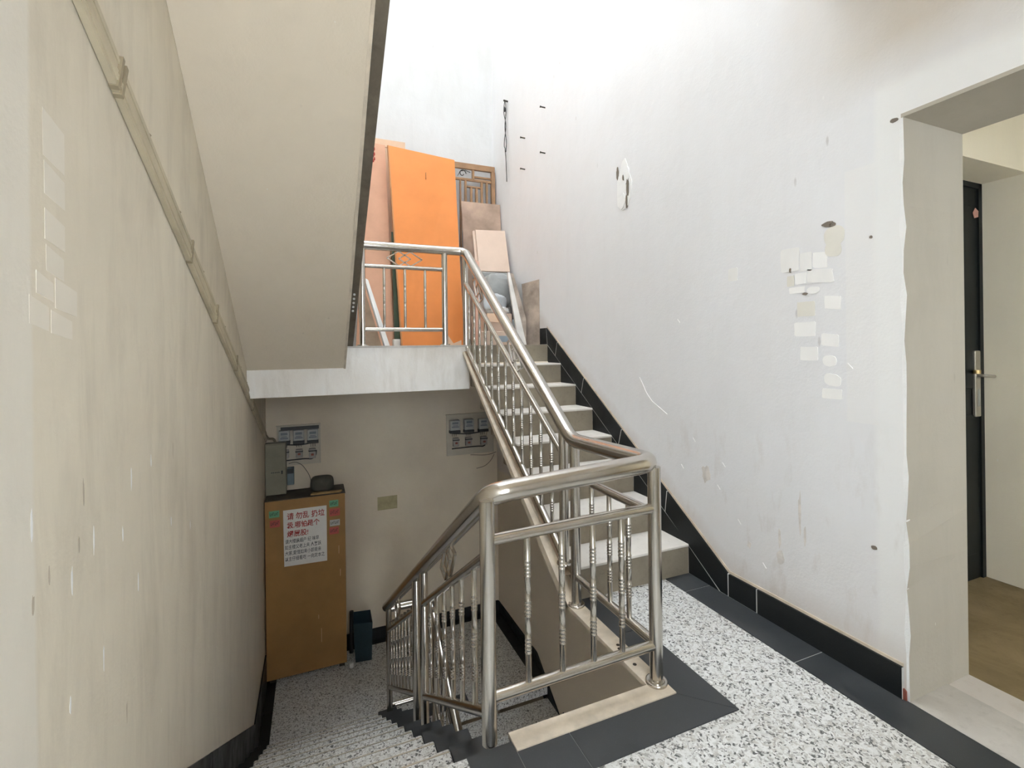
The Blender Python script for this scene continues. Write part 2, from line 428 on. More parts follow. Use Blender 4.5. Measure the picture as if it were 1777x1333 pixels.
XB = 2.358
ys = [-2.09, -1.44, -.787, -.137, .513, Y1]
for a, b in zip(ys, ys[1:]): tile(fl, XB, a, W, b, g=.002)
MB().box((XB+.004, -2.08, -.003), (W, Y1, .0022)).build('tile_bed', 'grout', fl)
# raw cement sill in the doorway and the passage floor
struct(MB().box((W, DY2, -.16), (W+WT*.62, JY, .004)).build('floor_doorway', 'rough_cement'))
struct(MB().box((W+WT*.62, -3.2, -.16), (4.3, .3, -.004)).build('floor_corridor', 'corridor_cement'))

# upper half landing with its edge beam
fu = sempty('floor_upper')
MB().box((0, YL, ZU-.14), (W, D, ZU)).build('slab', 'step_cement', fu)
MB().box((0, YL-.004, 1.01), (XO+.06, YL+.2, ZU-.012)).build('beam', 'plaster_beam', fu)
MB().box((.70, YL-.012, ZU-.014), (XO+.04, YL+.16, ZU+.002)).build('edge_screed', 'rough_cement', fu)
# lower landing
flw = sempty('floor_lower')
MB().box((0, YLL, ZL-.14), (W, D, ZL)).build('terrazzo_slab', 'terrazzo', flw)
for a, b in ((YLL, 3.2), (3.2, D)): tile(flw, 0, a, .095, b, z=ZL, mat='granite_skirting')
for a, b in ((0, .65), (.65, 1.3), (1.3, 1.95), (1.95, W)): tile(flw, a, D-.09, b, D, z=ZL, mat='granite_skirting')
for a, b in ((YLL, 3.2), (3.2, D-.09)): tile(flw, W-.13, a, W, b, z=ZL, mat='granite_skirting')
for a, b in ((.94, 1.35), (1.35, 1.75)): tile(flw, a, YLL, b, YLL+.15, z=ZL)
# ceiling slab of the next floor above the landing
struct(MB().box((0, BACK, ZN-.17), (W, -.12, ZN)).build('ceiling', 'plaster_soffit'))
# passage behind the doorway
struct(MB().box((4.08, -3.2, 0), (4.3, .3, 2.8)).build('wall_corridor', 'plaster_corridor'))
struct(MB().box((W+WT, -.02, 0), (3.2, .3, 2.8)).box((3.2, -.02, 2.3), (4.08, .3, 2.8)).build('wall_corridor_end', 'plaster_corridor'))
struct(MB().box((W+WT, -.25, 2.29), (4.08, -.02, 2.75)).build('trim_2', 'plaster_corridor'))
struct(MB().box((W+WT, -3.2, 0), (3.05, -3.0, 2.75)).box((3.05, -3.2, 0), (3.5, -3.0, .9)).box((3.05, -3.2, 1.9), (3.5, -3.0, 2.75)).box((3.5, -3.2, 0), (4.08, -3.0, 2.75)).build('wall_corridor_near', 'plaster_corridor'))  # added unseen opening in this end wall brightens the passage
struct(MB().box((W+WT, -3.2, 2.75), (4.3, .3, 2.9)).build('ceiling_corridor', 'plaster_corridor'))

# skirting on the right: flat run, sloping band and the triangles between band and steps
br = sempty('baseboard_right')
HB = .127; TH = .012; sl = H/T
def nose(y): return H + sl*(y-Y1)
Yk = .38
def wall_tile(poly_yz, mat='granite_skirting', parent=br, x=W, th=TH, side=-1):
    c = [sum(p[k] for p in poly_yz)/len(poly_yz) for k in (0, 1)]
    q = []
    for (y, z) in poly_yz:
        d = math.hypot(y-c[0], z-c[1]); k = max(0, 1-.004/d); q.append((x, c[0]+(y-c[0])*k, c[1]+(z-c[1])*k))
    return MB().prism(q, (side*th, 0, 0)).build('tile', mat, parent, (x, c[0], c[1]))
ys = [JY+.005, -.43, .2, Yk]
for a, b in ((JY+.012, .2), (.2, Yk)): wall_tile([(a, .003), (b, .003), (b, HB), (a, HB)])
y00 = .43
bt = lambda y: HB + sl*(y-Yk)
wall_tile([(Yk, .003), (y00, .003), (y00+.45, nose(y00+.45)), (.86, bt(.86)), (Yk, HB)])
cuts = [(.88, .86), (1.38, 1.34), (1.90, 1.86), (2.36, 2.32), (2.519, 2.53)]
for (a, at), (b, bt_) in zip(cuts, cuts[1:]):
    if b > 2.5: wall_tile([(a, nose(a)), (YL, ZU), (2.54, bt(2.54)), (at, bt(at))])
    else: wall_tile([(a, nose(a)), (b, nose(b)), (bt_, bt(bt_)), (at, bt(at))])
wall_tile([(YL, ZU), (2.68, ZU), (2.68, bt(2.54)), (2.54, bt(2.54))])
for i in range(1, 9):
    y = Y1+(i-1)*T
    if i == 1: wall_tile([(y00+.01, .003), (Y1, .003), (Y1, H-.004)])
    else: wall_tile([(y-T, (i-1)*H), (y, (i-1)*H), (y, i*H-.003)])
gp = [(W, JY+.014, 0), (W, Y1, 0), (W, YL, ZU-.05), (W, 2.67, ZU), (W, 2.67, bt(2.54)-.003), (W, 2.54, bt(2.54)-.003), (W, Yk, HB-.003), (W, JY+.014, HB-.003)]
MB().prism(gp, (-.0112, 0, 0)).build('grout', 'grout', br)
MB().prism([(W, JY+.014, HB), (W, Yk, HB), (W, 2.54, bt(2.54)), (W, 2.54, bt(2.54)+.016), (W, Yk-.005, HB+.014), (W, JY+.014, HB+.012)], (-.004, 0, 0)).build('mortar_line', 'kerb_cement', br)
MB().prism([(W, JY+.003, .004), (W, JY+.016, .004), (W, JY+.014, .045), (W, JY+.004, .038)], (-.008, 0, 0)).build('brick_chip', 'copper_red', br)
# skirting beside the lower flights (right wall below) and on the far and left walls
s2 = H2/T2
YF = 2.85
lr = sempty('baseboard_lower')
for a, b in ((YF, 3.4), (3.4, D)): wall_tile([(a, ZL), (b, ZL), (b, ZL+.125), (a, ZL+.125)], parent=lr)
for k in range(5):
    a, b = YF-(k+1)*.55, YF-k*.55
    za, zb = ZL+.125-s2*(YF-a), ZL+.125-s2*(YF-b)
    wall_tile([(a, za-.36), (b, max(zb-.36, ZL-.1) if k else ZL-.1), (b, zb), (a, za)], parent=lr)
bf = sempty('baseboard_far')
for a, b in ((0, .65), (.65, 1.3), (1.3, 1.95), (1.95, W-.012)):
    MB().box((a+.0015, D-TH, ZL), (b-.0015, D, ZL+.13)).build('tile', 'granite_skirting', bf, (a, D, ZL))
bl = sempty('baseboard_left')
HS = .185
dn = lambda y: -s2*(y-YD)
yk = YLL+.08
for k in range(5):
    a = YD-.02+k*(yk-YD+.02)/5; b = YD-.02+(k+1)*(yk-YD+.02)/5
    wall_tile([(a, dn(a)-.17), (b, dn(b)-.17), (b, dn(b)+HS), (a, dn(a)+HS)], parent=bl, x=0, side=1)
wall_tile([(yk, ZL), (D-.34, ZL), (D-.34, dn(yk)+HS), (yk, dn(yk)+HS)], parent=bl, x=0, side=1)
for a, b in ((BACK, -1.4), (-1.4, -.7), (-.7, YD-.02)): wall_tile([(a, 0), (b, 0), (b, .15), (a, .15)], parent=bl, x=0, side=1)

# ================================================================== STAIRS
# flight up to the half landing
su = thing('stair_flight', (XO+.4, Y1, 0), 'bare cement stair flight rising along the white wall with black skirting', 'stairs')
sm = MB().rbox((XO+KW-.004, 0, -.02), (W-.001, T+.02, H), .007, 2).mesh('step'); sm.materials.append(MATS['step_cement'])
tr_ = MB().rbox((XO+KW-.006, -.004, H-.012), (W-.001, T, H+.003), .004, 2).mesh('tread'); tr_.materials.append(MATS['step_cement_worn_lit'])
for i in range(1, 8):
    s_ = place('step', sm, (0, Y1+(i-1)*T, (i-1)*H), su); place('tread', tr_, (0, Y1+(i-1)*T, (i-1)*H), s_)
MB().rbox((XO+KW-.004, YL-.006, ZU-H), (W-.001, YL+.05, ZU), .006).build('riser', 'step_cement', su)
ko = .052
MB().prism([(XO, Y1-.03, .014), (XO, YL+.03, nose(YL+.03)-ko), (XO, YL+.03, nose(YL+.03)-ko-.022), (XO, Y1+.03, -.012), (XO, Y1-.03, -.012)], (KW, 0, 0)).build('kerb', 'kerb_cement', su)
MB().prism([(1.86, Y1, -.08), (1.86, YL+.05, nose(YL)-.12), (1.86, YL+.05, nose(YL)-.24), (1.86, Y1+.1, -.10)], (W-1.861, 0, 0)).build('waist_slab', 'plaster_soffit', su)

# flight down to the lower landing
sd = thing('stair_flight', (.5, YD, ZL), 'speckled terrazzo stair flight with black side tiles descending to the landing with the cabinet', 'stairs')
XS = .935
sm = MB().rbox((.095, 0, -H2), (XS, T2+.012, 0), .008, 2).mesh('step'); sm.materials.append(MATS['terrazzo'])
tm = MB().box((XS+.002, .004, -H2), (XL, T2+.004, .001)).mesh('side_tile'); tm.materials.append(MATS['granite_floor'])
tl = MB().box((.003, .002, -H2), (.094, T2+.004, .002)).mesh('side_tile'); tl.materials.append(MATS['granite_skirting'])
st = MB().box((.10, .024, -.001), (XS-.004, .030, .0012)).mesh('nosing_strip'); st.materials.append(MATS['brass_strip'])
for i in range(1, 11):
    y, z = YD+(i-1)*T2, -i*H2
    s_ = place('step', sm, (0, y-.012, z), sd)
    # the tread runs from its riser (at y) to the next nosing
    for me in (tm, tl): place('side_tile', me, (0, y, z), s_)
    place('nosing_strip', st, (0, y+T2-.045, z), s_)
MB().prism([(.001, YD, -.2), (.001, YLL, ZL-.05), (.001, YLL, ZL-.26), (.001, YD, -.42)], (XL-.01, 0, 0)).build('waist_slab', 'plaster_soffit', sd)

# flight above, seen from below, and the flight below the lower landing
sov = thing('stair_flight', (.35, YL, ZU), 'plastered sloping underside of the upper flight with a dark edge strip', 'stairs')
so = lambda y: 1.291+.675*(2.42-y)
XR = .705
MB().prism([(.001, YL-.004, so(YL)), (.001, -.117, so(-.117)), (.001, -.117, ZN-.02), (.001, .12, ZN-.1), (.001, YL-.004, ZU-.05)], (XR-.001, 0, 0)).build('waist_slab', 'plaster_soffit', sov)
MB().prism([(XR, YL-.012, ZU-.0), (XR, -.117, so(-.125)+.012), (XR, -.117, so(-.125)+.36), (XR, YL-.012, ZU+.20)], (.058, 0, 0)).build('edge_strip', 'dark_edge', sov)
MB().prism([(XR-.016, YL-.005, so(YL)-.006), (XR-.016, -.117, so(-.12)-.006), (XR-.016, -.117, so(-.12)+.01), (XR-.016, YL-.005, so(YL)+.01)], (.016, 0, 0)).build('drip_lip', 'kerb_cement', sov)
for k in range(11):
    y = max(YL-(k+1)*T2*.985, -.117); MB().box((.001, y, so(y)+.01), (XR, YL-k*T2*.985, ZU+(k+1)*.17-.005)).build('step', 'step_cement', sov)
slo = thing('stair_flight', (2, YLL, ZL), 'dark lower stair flight running down under the cement flight', 'stairs')
for i in range(1, 11):
    y, z = YLL-(i-1)*T2, ZL-i*H2
    s_ = MB().rbox((1.46, y-T2-.01, z-.17), (W-.013, y, z), .006).build('step', 'terrazzo', slo)
    MB().box((1.37, y-T2, z-.17), (1.459, y, z+.002)).build('side_tile', 'granite_floor', s_)

# ================================================================== RAILING
RX, DX, LY = 1.735, 1.03, 2.565
RH, RP, RR, RB = .038, .0265, .020, .0115
rail = thing('stair_railing', (RX, 0, 0), 'polished stainless steel tube railing turning round the stair well and climbing to the half landing', 'railing')
hr = fillet([(DX, 2.70, -.875), (DX, -.004, .86), (RX, -.004, .898), (RX, .66, .872), (RX, LY-.02, 2.24), (1.60, LY, 2.243), (.775, LY, 2.243)], .075, 8)
MB().tube(hr, RH, 18).build('handrail', 'steel', rail)
def post(x, y, z0, z1, r=RP, flange=True, par=None):
    par = par or rail
    p = MB().tube([(x, y, z0), (x, y, z1)], r, 16).build('post', 'steel', par)
    if flange: MB().lathe([(r+.017, 0), (r+.018, .004), (r+.016, .011), (r+.010, .012), (r+.002, .008)], (x, y, z0), 20).build('base_ring', 'steel', p)
    return p
def bar(a, b, r=RR, name='rail', par=None): return MB().tube([a, b], r, 14).build(name, 'steel', par or rail)
def balmesh(h):
    m = MB(); r = RB; prof = [(r, 0)]
    for c in (.26, .50, .76):                      # three groups of turned rings
        for k in range(5):
            z = h*c+(k-2)*.0135
            prof += [(r, z-.0045), (r*1.13, z-.0022), (r*1.13, z+.0022), (r, z+.0045)]
    prof.append((r, h))
    me = m.lathe(prof, (0, 0, 0), 10).mesh('baluster'); me.materials.append(MATS['steel']); return me
def ornament(c, du, dv, par=None, sx=.15, sz=.075):
    """two interlaced rhombi of flat bar; du along the run, dv up"""
    m = MB(); c, du, dv = Vector(c), Vector(du), Vector(dv); nrm = du.cross(dv).normalized()
    for off in (-sx*.33, sx*.33):
        P = [c+du*(off+sx*.67), c+du*off+dv*sz, c+du*(off-sx*.67), c+du*off-dv*sz]
        for i in range(4):
            a, b = P[i], P[(i+1) % 4]; t = (b-a).normalized(); w = nrm.cross(t)*.0045; d = nrm*.0065
            m.add([a-w-d, a+w-d, a+w+d, a-w+d, b-w-d, b+w-d, b+w+d, b-w+d], [(0, 1, 2, 3), (7, 6, 5, 4), (0, 4, 5, 1), (1, 5, 6, 2), (2, 6, 7, 3), (3, 7, 4, 0)])
    return m.build('ornament', 'steel', par or rail)
# guard at the landing edge, posts A and B
post(DX-.012, -.006, .0, .84, RP, False)
post(RX, -.004, .008, .88)
bar((DX, -.004, .70), (RX, -.004, .715)); bar((DX, -.004, .152), (RX, -.004, .162))
bm_ = balmesh(.55)
for x in (1.17, 1.309, 1.443, 1.573): place('baluster', bm_, (x, -.004, .158), rail)
# run beside the foot of the flight up, post C
post(RX, .632, .008, .85)
bar((RX, -.004, .69), (RX, .632, .69)); bar((RX, -.004, .165), (RX, .632, .16))
bm_ = balmesh(.525)
for y in (.172, .318, .47): place('baluster', bm_, (RX, y, .163), rail)
# run up the flight
uh = lambda y: .872+(2.24-.872)*(y-.66)/(LY-.02-.66)
um = lambda y: .79+.660*(y-.78)
ub = lambda y: .548+.665*(y-1.271)
post(RX, .755, nose(.755)-ko, uh(.755)-.02)
bar((RX, .755, um(.755)), (RX, 2.545, um(2.545))); bar((RX, .755, ub(.755)), (RX, 2.545, ub(2.545)))
yb = [.90+i*(2.455-.90)/11 for i in range(12)]
bm_ = balmesh(um(1)-ub(1))
for y in yb: place('baluster', bm_, (RX, y, ub(y)), rail)
MB().prism([(XO+.018, Y1+.02, nose(Y1+.02)-ko+.001), (XO+.018, YL, nose(YL)-ko+.001), (XO+.050, YL, nose(YL)-ko+.001), (XO+.050, Y1+.02, nose(Y1+.02)-ko+.001)], (0, 0, .0015)).build('dirt_strip', 'kerb_dirt', su)
dsl = Vector((0, 1, .69)).normalized()
for y in (2.20, 1.43):
    ornament((RX, y, (uh(y)+um(y))/2), dsl, (0, 0, 1), sz=.085)
# guard on the half landing
post(RX, LY-.01, nose(YL)-ko+.01, 2.21)
post(1.546, LY, ZU+.002, 2.22); post(.846, LY, ZU+.002, 2.22)
bar((.775, LY, 2.072), (1.546, LY, 2.072), .018); bar((.846, LY, 1.54), (1.546, LY, 1.54), .018)
bm_ = balmesh(.535)
for x in (1.024, 1.198, 1.372): place('baluster', bm_, (x, LY, 1.54), rail)
ornament((1.198, LY, 2.147), (1, 0, 0), (0, 0, 1), sx=.15, sz=.062)
# run down the flight to the lower landing
dh = lambda y: .86-(y+.004)*(.875+.86)/2.704
dm = lambda y: .655-.648*y
db = lambda y: .095-.616*y
post(DX, 1.13, dn(1.13)-.05, dh(1.13)-.02, .024, False); post(DX, 1.36, dn(1.36)-.10, dh(1.36)-.02, .024, False)
post(DX, 2.58, dn(2.58)-.02, dh(2.58)-.02, .024, False)
bar((DX, 0, dm(0)), (DX, 1.13, dm(1.13))); bar((DX, 0, db(0)), (DX, 1.13, db(1.13)))
bar((DX, 1.36, dm(1.36)), (DX, 2.58, dm(2.58))); bar((DX, 1.36, db(1.36)), (DX, 2.58, db(2.58)))
bm_ = balmesh(dm(.6)-db(.6))
for y in (.189, .363, .51, .66, .81, .965): place('baluster', bm_, (DX, y, db(y)), rail)
for k in range(8): place('baluster', bm_, (DX, 1.49+k*.137, db(1.49+k*.137)), rail)
ddn = Vector((0, 1, -.643)).normalized()
for y in (.58, 2.09): ornament((DX, y, (dh(y)+dm(y))/2+.005), ddn, (0, 0, 1), sz=.075)

# second railing: crosses the lower landing and follows the flight further down
rl = thing('stair_railing', (1.42, 2.6, ZL), 'steel railing crossing the lower landing edge and going down the lowest flight', 'railing')
l2 = lambda y: -.875-.66*(2.68-y)
MB().tube(fillet([(DX+.03, 2.72, -.90), (1.42, 2.72, -.90), (1.42, .3, l2(.3))], .07, 6), RH*.95, 16).build('handrail', 'steel', rl)
post(1.42, 2.60, ZL-.17, -.92, .024, False, rl); post(1.42, 1.5, ZL-s2*(YLL-1.5)-.2, l2(1.5)-.02, .024, False, rl); post(1.42, .5, ZL-s2*(YLL-.5)-.2, l2(.5)-.02, .024, False, rl)
bar((1.42, 2.6, -1.12), (1.42, .5, -1.12-.66*2.1), par=rl); bar((1.42, 2.6, -1.66), (1.42, .5, -1.66-.66*2.1), par=rl)
bar((DX, 2.66, ZL+.16), (1.42, 2.66, ZL+.16), par=rl)
bm_ = balmesh(.54)
for k in range(13): place('baluster', bm_, (1.42, 2.45-.145*k, -1.66-.66*(2.6-2.45+.145*k)), rl)

# ================================================================== THINGS ON THE HALF LANDING
def board(name, pts, th, mat, label, cat, group=None):
    m = slab_quad(pts, th); c = [sum(p[k] for p in pts)/4 for k in (0, 1)]
    return tag(m.build(name, mat, None, (c[0], c[1], min(p[2] for p in pts))), label, cat, group)
z0 = ZU+.003
ob = thing('wood_board', (1.6, 3.3, ZU), 'large bright orange board leaning on the wall behind the steel guard', 'board')
slab_quad([(1.217, 3.60, 3.542), (1.955, 3.63, 3.50), (1.946, 3.3, z0), (1.287, 3.3, z0)], .028).build('panel', 'orange_board', ob)
MB().prism([(1.2135, 3.596, 3.542), (1.225, 3.596, 3.542), (1.297, 3.296, z0), (1.283, 3.296, z0)], (0, .03, 0)).build('edge_band', 'orange_edge', ob)
MB().box((1.610, 3.555, 3.22), (1.616, 3.575, 3.29)).build('notch', 'orange_edge', ob)
board('wood_board', [(1.0, 3.75, 3.612), (1.208, 3.75, 3.601), (1.235, 3.45, z0), (.86, 3.45, z0)], .02, 'peach_board', 'tall peach brown panel standing behind the left edge of the orange board', 'board')
cb = thing('cardboard_sheet', (1.25, 3.88, 3.3), 'pale cardboard with a printed outline showing above the orange board', 'cardboard')
MB().box((1.0, 3.88, 1.403), (1.45, 3.90, 3.72)).build('panel', 'carton', cb)
m = MB()
for a, b in (((1.10, 3.63), (1.33, 3.635)), ((1.10, 3.55), (1.10+.008, 3.635)), ((1.322, 3.55), (1.33, 3.635))): m.box((a[0], 3.877, a[1]), (b[0], 3.8795, b[1]))
m.build('print', 'carton_print', cb)
board('wood_strip', [(1.228, 3.50, 2.6), (1.30, 3.50, 2.6), (1.30, 3.40, 1.47), (1.235, 3.40, 1.47)], .015, 'green_board', 'dark green strip in the gap beside the orange board', 'board')
tag(MB().rbox((1.215, 3.34, ZU), (1.283, 3.44, 1.475), .006).build('foam_block', 'white_paint', None, (1.25, 3.4, ZU)), 'small white block on the floor under the dark green strip', 'block')
board('wooden_batten', [(.90, 2.96, 2.03), (.934, 2.96, 2.01), (1.091, 2.75, z0), (1.048, 2.75, z0)], .03, 'white_paint', 'white painted slat leaning behind the guard beside the first post', 'slat')
board('wood_board', [(.84, 3.02, 1.96), (.915, 3.02, 1.90), (1.035, 2.86, z0), (.86, 2.86, z0)], .015, 'brown_board', 'short brown board behind the white painted slat', 'board')
# lattice panel
la = thing('lattice_panel', (2.29, 3.88, ZU), 'brown wooden lattice panel with geometric bars in the corner of the landing', 'lattice')
lx = lambda u: 2.048+(u-705)*.0023935
lz = lambda v: 3.548-(v-272)*.00233
def lbar(u0, v0, u1, v1, nm, d=.0):
    MB().rbox((lx(u0), 3.86+d, lz(v1)), (lx(u1), 3.895-d, lz(v0)), .004, 1).build(nm, 'lattice_wood', la)
lbar(560, 258, 905, 288, 'top_rail'); MB().rbox((lx(886), 3.855, ZU+.002), (lx(906), 3.9, lz(288)), .004).build('stile', 'lattice_wood', la)
MB().rbox((lx(560), 3.855, ZU+.002), (lx(582), 3.9, lz(288)), .004).build('stile', 'lattice_wood', la)
for b in ((785, 288, 797, 345), (797, 318, 886, 328), (582, 334, 886, 347), (720, 347, 728, 700), (745, 347, 756, 700), (756, 372, 830, 381), (830, 347, 842, 700), (774, 381, 786, 700), (802, 381, 814, 700), (858, 347, 868, 700), (680, 347, 690, 700), (640, 347, 650, 700)): lbar(*b, 'bar', .004)
lbar(582, 700, 886, 715, 'bar')
sc = [(lx(745)+.045*math.cos(a)*(1-a/9)-.02, 3.885, lz(310)+.05*math.sin(a)*(1-a/9)) for a in [i*.35 for i in range(18)]]
MB().tube(sc, .005, 6).build('scroll', 'iron', la)
MB().tube([(lx(712), 3.885, lz(325)), (lx(725), 3.885, lz(300)), (lx(750), 3.885, lz(292)), (lx(778), 3.885, lz(300))], .004, 6).build('scroll', 'iron', la)
board('plywood_sheet', [(2.055, 3.72, 3.075), (2.535, 3.72, 3.08), (2.515, 3.55, z0), (2.075, 3.55, z0)], .016, 'plywood', 'stained brown plywood sheet standing below the wooden lattice', 'board')
cs = thing('cardboard_sheet', (2.3, 3.4, 2.2), 'plain pinkish cardboard flat resting on the grey sacks', 'cardboard')
slab_quad([(2.15, 3.50, 2.70), (2.504, 3.50, 2.715), (2.50, 3.35, 2.225), (2.141, 3.35, 2.215)], .03).build('panel', 'carton_pale', cs)
slab_quad([(2.125, 3.53, 2.69), (2.15, 3.53, 2.70), (2.141, 3.385, 2.215), (2.115, 3.385, 2.21)], .02).build('flap', 'carton_pale', cs)

def lump(name, c, rx, ry, rz, mat, seed, amp=.12, freq=3.0, flat=.6, crease=.08):
    bm = bmesh.new(); bmesh.ops.create_icosphere(bm, subdivisions=4, radius=1)
    for v in bm.verts:
        p = v.co.copy(); e = flat
        q = Vector([math.copysign(abs(t)**e, t) for t in p])
        n1 = noise.noise(p*freq*.6+Vector((seed, 0, 0))); n2 = abs(noise.noise(p*freq*1.6+Vector((0, seed, 3))))
        k = 1+amp*n1-crease*(1-n2*2.2 if n2 < .45 else 0)
        v.co = Vector((q.x*rx*k, q.y*ry*k, q.z*rz*k))
    zmin = min(v.co.z for v in bm.verts)
    for v in bm.verts: v.co += Vector((c[0], c[1], c[2]-zmin))
    bm.verts.index_update(); m = MB().add([v.co[:] for v in bm.verts], [[v.index for v in f.verts] for f in bm.faces], True); bm.free()
    return m
gb = thing('storage_box', (2.3, 3.4, ZU), 'grey lidded box behind the sacks under the cardboard flat', 'box')
MB().rbox((2.12, 3.33, ZU+.002), (2.50, 3.53, 2.15), .012).build('body', 'grey_sack', gb)
MB().rbox((2.115, 3.325, 2.15), (2.505, 3.535, 2.205), .012).build('lid', 'grey_sack', gb)
tag(lump('sack', (2.28, 3.19, 1.80), .195, .13, .18, 'grey_sack', 3.1, .10).build('sack', 'grey_sack', None, (2.31, 3.16, 1.80)), 'bulging grey plastic sack on top of the carton pile below the cardboard flat', 'sack')
tag(lump('sack', (2.17, 2.995, 1.725), .13, .05, .10, 'pale_sack', 8.4, .14).build('sack', 'pale_sack', None, (2.25, 2.93, 1.73)), 'smaller pale bluish plastic bag in front of the grey sack', 'sack')
tag(lump('sack', (2.19, 2.89, 1.718), .10, .04, .035, 'white_plastic', 5.2, .3, 5, .8, .2).build('plastic_bag', 'white_plastic', None, (2.31, 2.86, 1.705)), 'crumpled white plastic bag lying on the carton', 'bag')
tag(lump('sack', (2.335, 2.90, ZU), .026, .05, .13, 'grey_sack', 12.2, .2, 5, .8, .2).build('plastic_bag', 'pale_sack', None, (2.43, 2.84, ZU)), 'grey plastic bag squeezed between the carton and the thick leaning board', 'bag')
ct = thing('carton', (2.2, 2.95, ZU), 'open cardboard carton holding sacks beside the stair rail', 'box')
m = MB(); X0, X1, Ya, Yb, Za, Zb = 2.03, 2.30, 2.82, 3.31, ZU+.002, 1.715
m.box((X0, Ya, Za), (X1, Ya+.008, Zb)).box((X0, Yb-.008, Za), (X1, Yb, Zb)).box((X0, Ya, Za), (X0+.008, Yb, Zb)).box((X1-.008, Ya, Za), (X1, Yb, Zb)).box((X0, Ya, Za), (X1, Yb, Za+.008))
m.build('body', 'carton_pale', ct)
MB().box((X0+.01, Ya+.01, 1.70), (X1-.01, Yb-.01, 1.712)).build('liner', 'carton', ct)
slab_quad([(X0, 2.815, 1.71), (X1-.06, 2.815, 1.71), (X1-.07, 2.79, 1.62), (X0, 2.79, 1.63)], .004).build('flap', 'carton', ct)
m = thing('carton', (2.1, 2.75, ZU), 'flattened pale carton with a blue print at the landing edge', 'box')
MB().rbox((1.95, 2.74, ZU+.002), (2.27, 2.81, 1.535), .006).build('body', 'carton_pale', m)
MB().box((2.12, 2.738, 1.43), (2.24, 2.7405, 1.49)).build('print', 'carton_blue', m)
m = thing('wood_board', (2.4, 2.85, ZU), 'thick narrow panel with a white edge leaning beside the sacks', 'board')
slab_quad([(2.335, 2.985, 2.145), (2.385, 2.985, 2.145), (2.445, 2.80, 1.66), (2.405, 2.725, z0)], .018).build('panel', 'dirty_board', m)
slab_quad([(2.312, 2.96, 2.15), (2.337, 2.96, 2.15), (2.408, 2.72, z0), (2.325, 2.72, z0)], .028).build('edge', 'board_edge', m)
board('wood_board', [(2.455, 2.93, 2.03), (2.541, 2.70, 2.05), (2.541, 2.70, z0), (2.46, 2.84, z0)], .014, 'dirty_board', 'stained grey board leaning in the corner above the black skirting', 'board')
board('wooden_batten', [(1.99, 3.02, 2.27), (2.028, 3.02, 2.25), (1.965, 2.83, z0), (1.92, 2.83, z0)], .012, 'pink_board', 'pinkish slat leaning beside the sacks behind the rail', 'slat')
m = MB().add([(1.55, 2.66, 1.52), (1.60, 2.70, 1.50), (1.66, 2.70, z0), (1.55, 2.68, z0), (1.72, 2.64, 1.45), (1.72, 2.68, z0)], [(0, 1, 2, 3), (2, 4, 5)])
m2 = MB().prism([(1.55, 2.68, 1.52), (1.60, 2.68, 1.50), (1.66, 2.66, z0), (1.55, 2.68, z0)], (0, .004, 0)).prism([(1.60, 2.63, z0), (1.715, 2.63, 1.448), (1.715, 2.63, z0)], (0, .004, 0))
tag(m2.build('cardboard_scrap', 'carton', None, (1.63, 2.67, ZU)), 'torn cardboard scrap at the foot of the orange board', 'cardboard')
rs = thing('red_tassel', (1.08, 3.40, 3.38), 'short red tassel hanging at the top of the peach panel', 'tassel')
MB().tube([(1.083, 3.69, 3.60), (1.08, 3.66, 3.52), (1.075, 3.65, 3.42)], .004, 6).build('cord', 'red_string', rs)
for k in range(9): MB().lathe([(.002, 0), (.008, .004), (.008, .03), (.002, .034)], (1.072+.012*math.sin(k*2.1), 3.642+.008*math.cos(k*1.7), 3.36+.018*k), 8).build('bead', 'red_string', rs)
for k in range(5):
    y = 1.925+.165*k/4; z = ZU+(so(-.125)+.012-ZU)*(YL-.012-y)/(YL-.012+.125); p = Vector((XR+.030, y, z))
    MB().tube([p, p+Vector((0, -.0045, -.0075))], .008, 10).build('bolt', 'white_paint', sov)

# ================================================================== THINGS ROUND THE LOWER LANDING
cab = thing('cabinet', (.37, 3.77, ZL), 'tall brown cabinet with a handwritten notice on its front in the lower corner', 'cabinet')
CX0, CX1, CF, CZ0, CZ1 = .016, .745, 3.60, -1.825, -.09
MB().rbox((CX0, CF+.018, CZ0), (CX1, D-.014, CZ1-.01), .004).build('body', 'cabinet_front', cab)
MB().rbox((CX0-.004, CF, CZ0), (CX1, CF+.017, CZ1-.004), .003).build('front_panel', 'cabinet_front', cab)
MB().rbox((CX0-.006, CF+.004, CZ1-.01), (CX1+.004, D-.014, CZ1+.004), .003).build('top', 'cabinet_top', cab)
for x in (CX0+.02, CX1-.07):
    for y in (CF+.03, D-.09): MB().box((x, y, ZL), (x+.05, y+.05, CZ0)).build('foot', 'cabinet_top', cab)
m = MB()
for a in ((.678, -.62, -.70), (.690, -.86, -.93), (.505, -1.42, -1.56), (.48, -1.28, -1.32)): m.box((a[0], CF-.001, a[2]), (a[0]+.004, CF+.002, a[1]))
m.build('scratch', 'carton', cab)
def textmesh(body, size, mat, loc, parent, bold=0, name='writing', shear=0, w=1.0):
    cu = bpy.data.curves.new(name, 'FONT'); cu.body = body; cu.size = size; cu.offset = bold; cu.extrude = .0004; cu.resolution_u = 1
    cu.shear = shear; cu.space_line = 1.0
    o = bpy.data.objects.new(name, cu); COL.objects.link(o)
    dg = bpy.context.evaluated_depsgraph_get(); me = bpy.data.meshes.new_from_object(o.evaluated_get(dg))
    bpy.data.objects.remove(o, do_unlink=True)
    me.materials.clear(); me.materials.append(MATS[mat])
    # lay onto the XZ plane facing -y
    me.transform(Matrix(((w, 0, 0, 0), (0, 0, -1, 0), (0, 1, 0, 0), (0, 0, 0, 1))))
    me.name = name
    return place(name, me, loc, parent)
